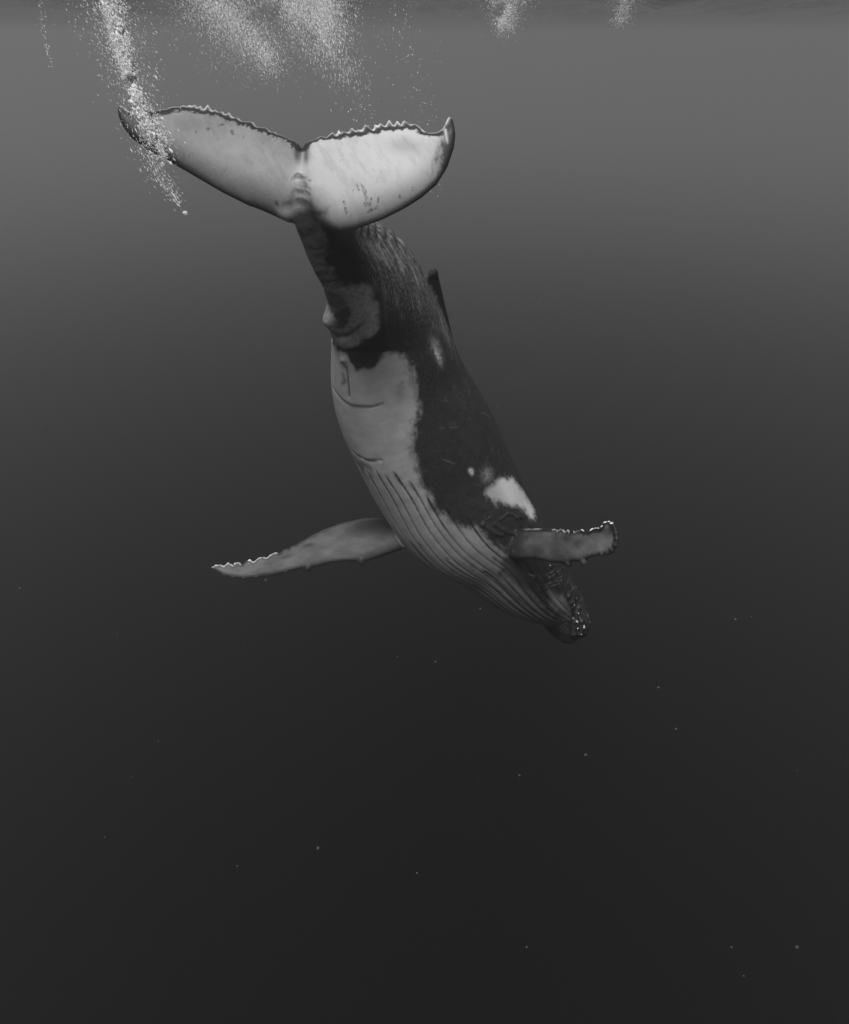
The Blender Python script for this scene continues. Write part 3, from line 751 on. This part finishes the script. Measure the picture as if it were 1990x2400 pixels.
whale = bpy.data.objects.new('humpback_whale', None)
whale.location = tuple(float(q) for q in SP[1][200])
col.objects.link(whale)
whale['label'] = 'large humpback whale diving head down, white belly and pale fluke undersides'
whale['category'] = 'whale'
fused.name = 'body'
SURF = P.copy()
fused.transform(Matrix.Translation(-whale.location))
body_obj = bpy.data.objects.new('body', fused)
col.objects.link(body_obj)
body_obj.parent = whale

# ------------------------------------------------------------------ barnacles on the whale
barn_mat, bnt, bb, bo_ = material('barnacle_shell')
bb.inputs['Base Color'].default_value = (0.62, 0.62, 0.62, 1); bb.inputs['Roughness'].default_value = 0.6
bnz = bnt.nodes.new('ShaderNodeTexNoise'); bnz.inputs['Scale'].default_value = 90
bbp = bnt.nodes.new('ShaderNodeBump'); bbp.inputs['Distance'].default_value = 0.004
bnt.links.new(bnz.outputs['Fac'], bbp.inputs['Height']); bnt.links.new(bbp.outputs[0], bb.inputs['Normal'])
def barnacle_mesh():
    """a squat ribbed cone with an open crater"""
    v, f = [], []; n = 18
    for r, z in ((1.0, -0.3), (1.0, 0.0), (0.86, 0.32), (0.62, 0.58), (0.42, 0.62), (0.30, 0.40)):
        for j in range(n):
            a = 2 * math.pi * j / n; rr = r * (1 + 0.10 * math.cos(6 * a) * (r > 0.5))
            v.append((rr * math.cos(a), rr * math.sin(a), z))
    for i in range(5):
        f += [(i * n + j, i * n + (j + 1) % n, (i + 1) * n + (j + 1) % n, (i + 1) * n + j) for j in range(n)]
    f.append([5 * n + j for j in range(n)])
    me = bpy.data.meshes.new('barnacle'); me.from_pydata(v, [], f); me.update(); me.shade_smooth(); me.materials.append(barn_mat)
    return me
BARN = barnacle_mesh()
NRM = normals(SURF - np.array(whale.location))
def barnacle(target, size, stretch=1.0):
    """seat a barnacle on the nearest point of the skin"""
    t = np.array(target)
    i = int(((SURF - t) ** 2).sum(1).argmin())
    o = bpy.data.objects.new('barnacle', BARN); col.objects.link(o); o.parent = whale
    n = Vector(NRM[i]); o.location = Vector(SURF[i]) - whale.location
    o.rotation_euler = n.to_track_quat('Z', 'Y').to_euler()
    o.scale = (size * stretch, size, size * 0.8)
for x, y, r, k in [(1.631, 0.125, 0.021, 1), (1.805, 0.135, 0.023, 1.2), (1.869, 0.155, 0.011, 1), (1.911, 0.155, 0.013, 1), (1.978, 0.175, 0.019, 1), (2.042, 0.205, 0.022, 1), (2.101, 0.22, 0.015, 1), (2.148, 0.20, 0.016, 1.2)]:
    barnacle(local(PEC_R, x, y), r, k)
for x, y, r in [(2.671, -0.013, 0.022), (2.494, -0.025, 0.020), (2.386, -0.035, 0.024), (2.169, -0.03, 0.02)]:
    barnacle(local(PEC_L, x, y), r)
def on_skin(s, deg):
    xs, c, T, V, Rt, h, w = SP
    i = int(np.abs(xs - s).argmin()); a = math.radians(deg)
    return c[i] + V[i] * h[i] * math.cos(a) + Rt[i] * w[i] * math.sin(a)
for s_, d_, r in HEAD_BARN_GLINTS:
    barnacle(on_skin(s_, d_), r)  # head shells also stand in for highlights on the lip ridge ends
# the near eye, behind the corner of the mouth
eye_m, _, eb, _ = material('eye'); eb.inputs['Base Color'].default_value = (0.01, 0.01, 0.01, 1); eb.inputs['Roughness'].default_value = 0.1
ev, ef = ico((0, 0, 0), 0.045, 3)
for dg_ in (112, -82):
    e = mesh_object('eye', ev, ef, eye_m, whale)
    t = on_skin(1.75, dg_); i = int(((SURF - t) ** 2).sum(1).argmin())
    e.location = Vector(SURF[i] - NRM[i] * 0.025) - whale.location

# ------------------------------------------------------------------ bubbles
bub_mat, unt, ub, uo = material('bubble_film')
ub.inputs['Base Color'].default_value = (0.9, 0.9, 0.9, 1)
ub.inputs['Roughness'].default_value = 0.4
utr = unt.nodes.new('ShaderNodeBsdfTransparent'); umx = unt.nodes.new('ShaderNodeMixShader'); umx.inputs[0].default_value = 0.42
unt.links.new(utr.outputs[0], umx.inputs[1]); unt.links.new(ub.outputs[0], umx.inputs[2]); unt.links.new(umx.outputs[0], uo.inputs['Surface'])
CAM_POSE = Matrix.Translation((0, 0, -1.3)) @ Matrix.Rotation(R(53), 4, 'X')  # the camera's own pose, for placing things by image pixel
def ray_point(u, v, d):
    """a point on the camera ray through image pixel (u, v), at assumed depth d in metres"""
    f = 1200 / math.tan(R(39)); x, y = (u - 995) / f * d, (1200 - v) / f * d
    return np.array(CAM_POSE @ Vector((x, y, -d)))
OCT = np.array([(1, 0, 0), (-1, 0, 0), (0, 1, 0), (0, -1, 0), (0, 0, 1), (0, 0, -1)], float)
OCF = np.array([(0, 2, 4), (2, 1, 4), (1, 3, 4), (3, 0, 4), (2, 0, 5), (1, 2, 5), (3, 1, 5), (0, 3, 5)])
ICV, ICF = ico((0, 0, 0), 1.0, 2); ICF = np.array(ICF)
def bubbles(name, pts, rad, flow, label, stretch=1.6, fine=False, category='bubbles'):
    bv, bf = (ICV, ICF) if fine else (OCT, OCF)
    n = len(pts); k = len(bv); rad = np.minimum(rad, 0.011)
    fl = unit(flow)
    a = unit(np.cross(fl, np.array([0.3, 1.0, 0.1]))); b = np.cross(fl, a)
    st = 1 + (stretch - 1) * np.random.default_rng(len(pts)).uniform(0.3, 1.3, n)
    v = pts[:, None] + rad[:, None, None] * (bv[None, :, :1] * a[:, None] + bv[None, :, 1:2] * b[:, None] + bv[None, :, 2:] * (fl * st[:, None])[:, None])
    f = (bf[None] + (np.arange(n) * k)[:, None, None]).reshape(-1, 3)
    me = bpy.data.meshes.new(name)
    me.vertices.add(n * k); me.vertices.foreach_set('co', v.ravel())
    me.loops.add(len(f) * 3); me.loops.foreach_set('vertex_index', f.ravel().astype(np.int32))
    me.polygons.add(len(f)); me.polygons.foreach_set('loop_start', np.arange(0, len(f) * 3, 3, dtype=np.int32))
    me.update(); me.validate(); me.shade_smooth(); me.materials.append(bub_mat)
    o = bpy.data.objects.new(name, me); col.objects.link(o)
    o['label'] = label; o['category'] = category; o['kind'] = 'stuff'
    return o
rb = np.random.default_rng(2024)
def along(path, n, power=1.0):
    """random points on a 3-d polyline whose nodes carry a spread radius; returns points and directions"""
    p = np.array([q[:3] for q in path]); w = np.array([q[3] for q in path]); dn = np.array([q[4] for q in path])
    L = np.linalg.norm(np.diff(p, axis=0), axis=1); wt = L * (dn[1:] + dn[:-1]) / 2
    seg = rb.choice(len(L), n, p=wt / wt.sum()); t = rb.random(n)[:, None]
    c = p[seg] * (1 - t) + p[seg + 1] * t; s = w[seg] * (1 - t[:, 0]) + w[seg + 1] * t[:, 0]
    off = rb.normal(0, 0.42, (n, 3)) * (s * rb.random(n) ** (power - 0.5))[:, None]
    return c + off, unit(p[seg] - p[seg + 1])
def clump(pts, scale, seed, keep):
    return fnoise(pts, scale, seed, 3) + rb.random(len(pts)) * 0.12 > keep
def node(u, v, d, spread, dens):
    return (*ray_point(u, v, d), spread, dens)
# column shed by the far tip of the tail
col_path = [node(256, -60, 4.95, .11, 2.0), node(268, 10, 4.92, .10, 1.7), node(279, 75, 4.88, .085, 1.0), node(297, 150, 4.84, .065, 1.0), node(315, 210, 4.8, .06, 1.1), node(333, 262, 4.75, .07, .8), node(352, 300, 4.66, .10, .32), node(378, 345, 4.6, .11, .22), node(402, 380, 4.6, .06, .05)]
p, fl = along(col_path, 110000, 1.1)
k = clump(p * np.array([1, 1, 0.4]), 12, 71, 0.53)
bubbles('bubble_column', p[k], rb.lognormal(-6.2, 0.42, k.sum()), fl[k] + np.array([-0.30, 0, 0]), 'dense white bubble column trailing from the tip of the left tail fluke', 4.0)
p, fl = along(col_path, 1300, 0.9)
k = clump(p * np.array([1, 1, 0.6]), 10, 75, 0.52)
bubbles('large_bubbles', p[k], rb.lognormal(-5.25, 0.38, k.sum()), fl[k] + np.array([-0.30, 0, 0]), 'larger separate bubbles studding the bubble column', 2.6, True)
p, fl = along([node(225, -40, 5.2, .40, 1), node(290, 120, 5.0, .30, .7), node(335, 260, 4.8, .22, .6), node(370, 400, 4.7, .16, .5), node(420, 480, 4.7, .05, .2)], 3500, 0.8)
bubbles('bubble_veil', p, rb.lognormal(-6.2, 0.35, len(p)), fl + np.array([-0.25, 0, 0]), 'thin veil of fine bubbles around the bubble column', 6.0)
p, fl = along([node(560, -150, 7.2, .55, 1.2), node(680, -70, 7.0, .55, 2.0), node(745, -5, 6.9, .42, 1.0), node(770, 45, 6.8, .30, .10)], 60000, 1.0)
bubbles('bubble_mist', p, rb.lognormal(-6.45, 0.3, len(p)), fl + np.array([0, 0, 0.8]), 'milky bubble mist glowing at the top edge above the left fluke', 4.0)
# cloud of fine bubbles left under the surface by the tail
p, fl = along([node(600, -140, 7.2, .70, 2.4), node(690, -50, 7.0, .62, 1.5), node(725, 20, 6.8, .50, .35), node(770, 100, 6.6, .42, .06), node(820, 190, 6.5, .34, .012)], 80000, 0.95)
k = clump(p, 3.4, 72, 0.46)
bubbles('bubble_cloud', p[k], rb.lognormal(-6.25, 0.40, k.sum()), fl[k] + np.array([0, 0, 0.8]), 'broad cloud of fine bubbles above the tail notch', 6.0)
p, fl = along([node(600, -60, 7.0, .7, 1), node(740, 80, 6.8, .5, .9), node(810, 180, 6.5, .35, .8), node(880, 300, 6.4, .3, .4)], 380, 1.0)
bubbles('cloud_bubbles', p, rb.lognormal(-5.6, 0.35, len(p)), fl, 'larger bright bubbles scattered through the cloud above the notch', 2.2)
p, fl = along([node(420, -80, 7.6, .8, 1), node(560, 60, 7.3, .5, .5), node(640, 150, 7.0, .3, .15)], 16000, 0.9)
k = clump(p, 2.2, 76, 0.42)
bubbles('bubble_haze', p[k], rb.lognormal(-6.1, 0.3, k.sum()), fl[k] + np.array([0, 0, 0.8]), 'faint streaky bubbles between the column and the cloud', 4.5)
p, fl = along([node(900, -60, 7.0, .8, 1), node(960, 150, 6.6, .5, .6), node(1010, 330, 6.2, .25, .25), node(1040, 560, 6.0, .15, .12)], 260, 1.0)
bubbles('stray_bubbles', p, rb.lognormal(-5.75, 0.35, len(p)), fl, 'scattered stray bubbles above and beside the right fluke tip', 2.4)
p, fl = along([node(1200, -90, 10.0, .60, 1.4), node(1192, -25, 9.9, .42, 1.1), node(1187, 20, 9.8, .30, .55), node(1183, 70, 9.7, .16, .1)], 26000, 0.9)
k = clump(p, 3.0, 73, 0.44)
bubbles('bubble_clump', p[k], rb.lognormal(-5.8, 0.35, k.sum()), fl[k], 'bright bubble clump at the top edge right of the tail', 4.0)
p, fl = along([node(1490, -80, 11.0, .50, 1), node(1468, -10, 10.9, .34, .5), node(1452, 55, 10.8, .2, .12)], 3600, 0.9)
k = clump(p, 4.0, 77, 0.46)
bubbles('bubble_wisp', p[k], rb.lognormal(-5.9, 0.35, k.sum()), fl[k], 'small faint bubble wisp at the top edge, farthest right', 4.0)
p, fl = along([node(95, -20, 5.2, .08, 1), node(98, 60, 5.2, .05, .6), node(120, 155, 5.1, .03, .4)], 110, 1.0)
bubbles('bubble_trickle', p, rb.lognormal(-6.1, 0.35, len(p)), fl, 'few fine bubbles in a thin line, top left corner', 3.0)
c = ray_point(434, 499, 4.7)
v_, f_ = ico((0, 0, 0), 0.017, 3)
v_ = v_ * np.array([1.15, 1.0, 0.85]) * (1 + 0.12 * (fnoise(v_, 60, 5, 2) - 0.5))[:, None]
o = mesh_object('air_bubble', v_, f_, bub_mat); o.location = tuple(c)
o['label'] = 'single bright bubble hanging below the left fluke tip'; o['category'] = 'bubble'

# ------------------------------------------------------------------ drifting specks
snow_mat, _, sb, _ = material('marine_snow')
sb.inputs['Base Color'].default_value = (0.04, 0.04, 0.04, 1); sb.inputs['Roughness'].default_value = 0.9
SPECKS = [(97, 884, 3), (325, 1009, 3), (42, 1208, 5), (985, 1248, 4), (815, 1347, 3), (893, 1357, 4), (1016, 1358, 2), (270, 1594, 3), (325, 1520, 3), (652, 1739, 6), (487, 1776, 4), (215, 1717, 4), (1201, 1548, 6), (1386, 1495, 5),
          (1140, 1503, 2), (983, 1603, 2), (1186, 1615, 2), (1634, 1580, 3), (1541, 1265, 3), (1508, 1270, 5), (1412, 1015, 3), (1500, 1942, 4), (1525, 2001, 3), (1080, 1942, 4), (1634, 1942, 6), (444, 760, 2), (818, 1455, 2),
          (1058, 690, 4), (1020, 835, 4), (1100, 610, 3), (545, 1190, 5), (665, 1000, 3), (1350, 1410, 5), (240, 1300, 3), (500, 1320, 3), (855, 1790, 4), (1065, 1590, 5)]
sv, sf = [], []; nb = 0
bvv, bff = ico((0, 0, 0), 1.0, 2)
rsn = np.random.default_rng(9)
items = [(u * 1.143, v * 1.143, r) for u, v, r in SPECKS] + [(rsn.uniform(-200, 2200), rsn.uniform(800, 2500), rsn.uniform(0.25, 1.0)) for _ in range(320)]
for u, v, r in items:
    d = rsn.uniform(1.6, 6.0)
    c = ray_point(u, v, d); rr = 0.62 * r * d / 1482
    q = bvv * np.array([1, rsn.uniform(0.6, 1), rsn.uniform(0.6, 1.2)]) * (1 + 0.7 * (fnoise(bvv + rsn.uniform(0, 50), 1.7, 3, 2) - 0.5))[:, None]
    sv.append(c + q * rr); sf += [tuple(int(i) + nb for i in t) for t in bff]; nb += len(q)
o = mesh_object('marine_snow', np.concatenate(sv), sf, snow_mat)
o['kind'] = 'stuff'; o['label'] = 'faint pale specks drifting through the dark water'; o['category'] = 'specks'
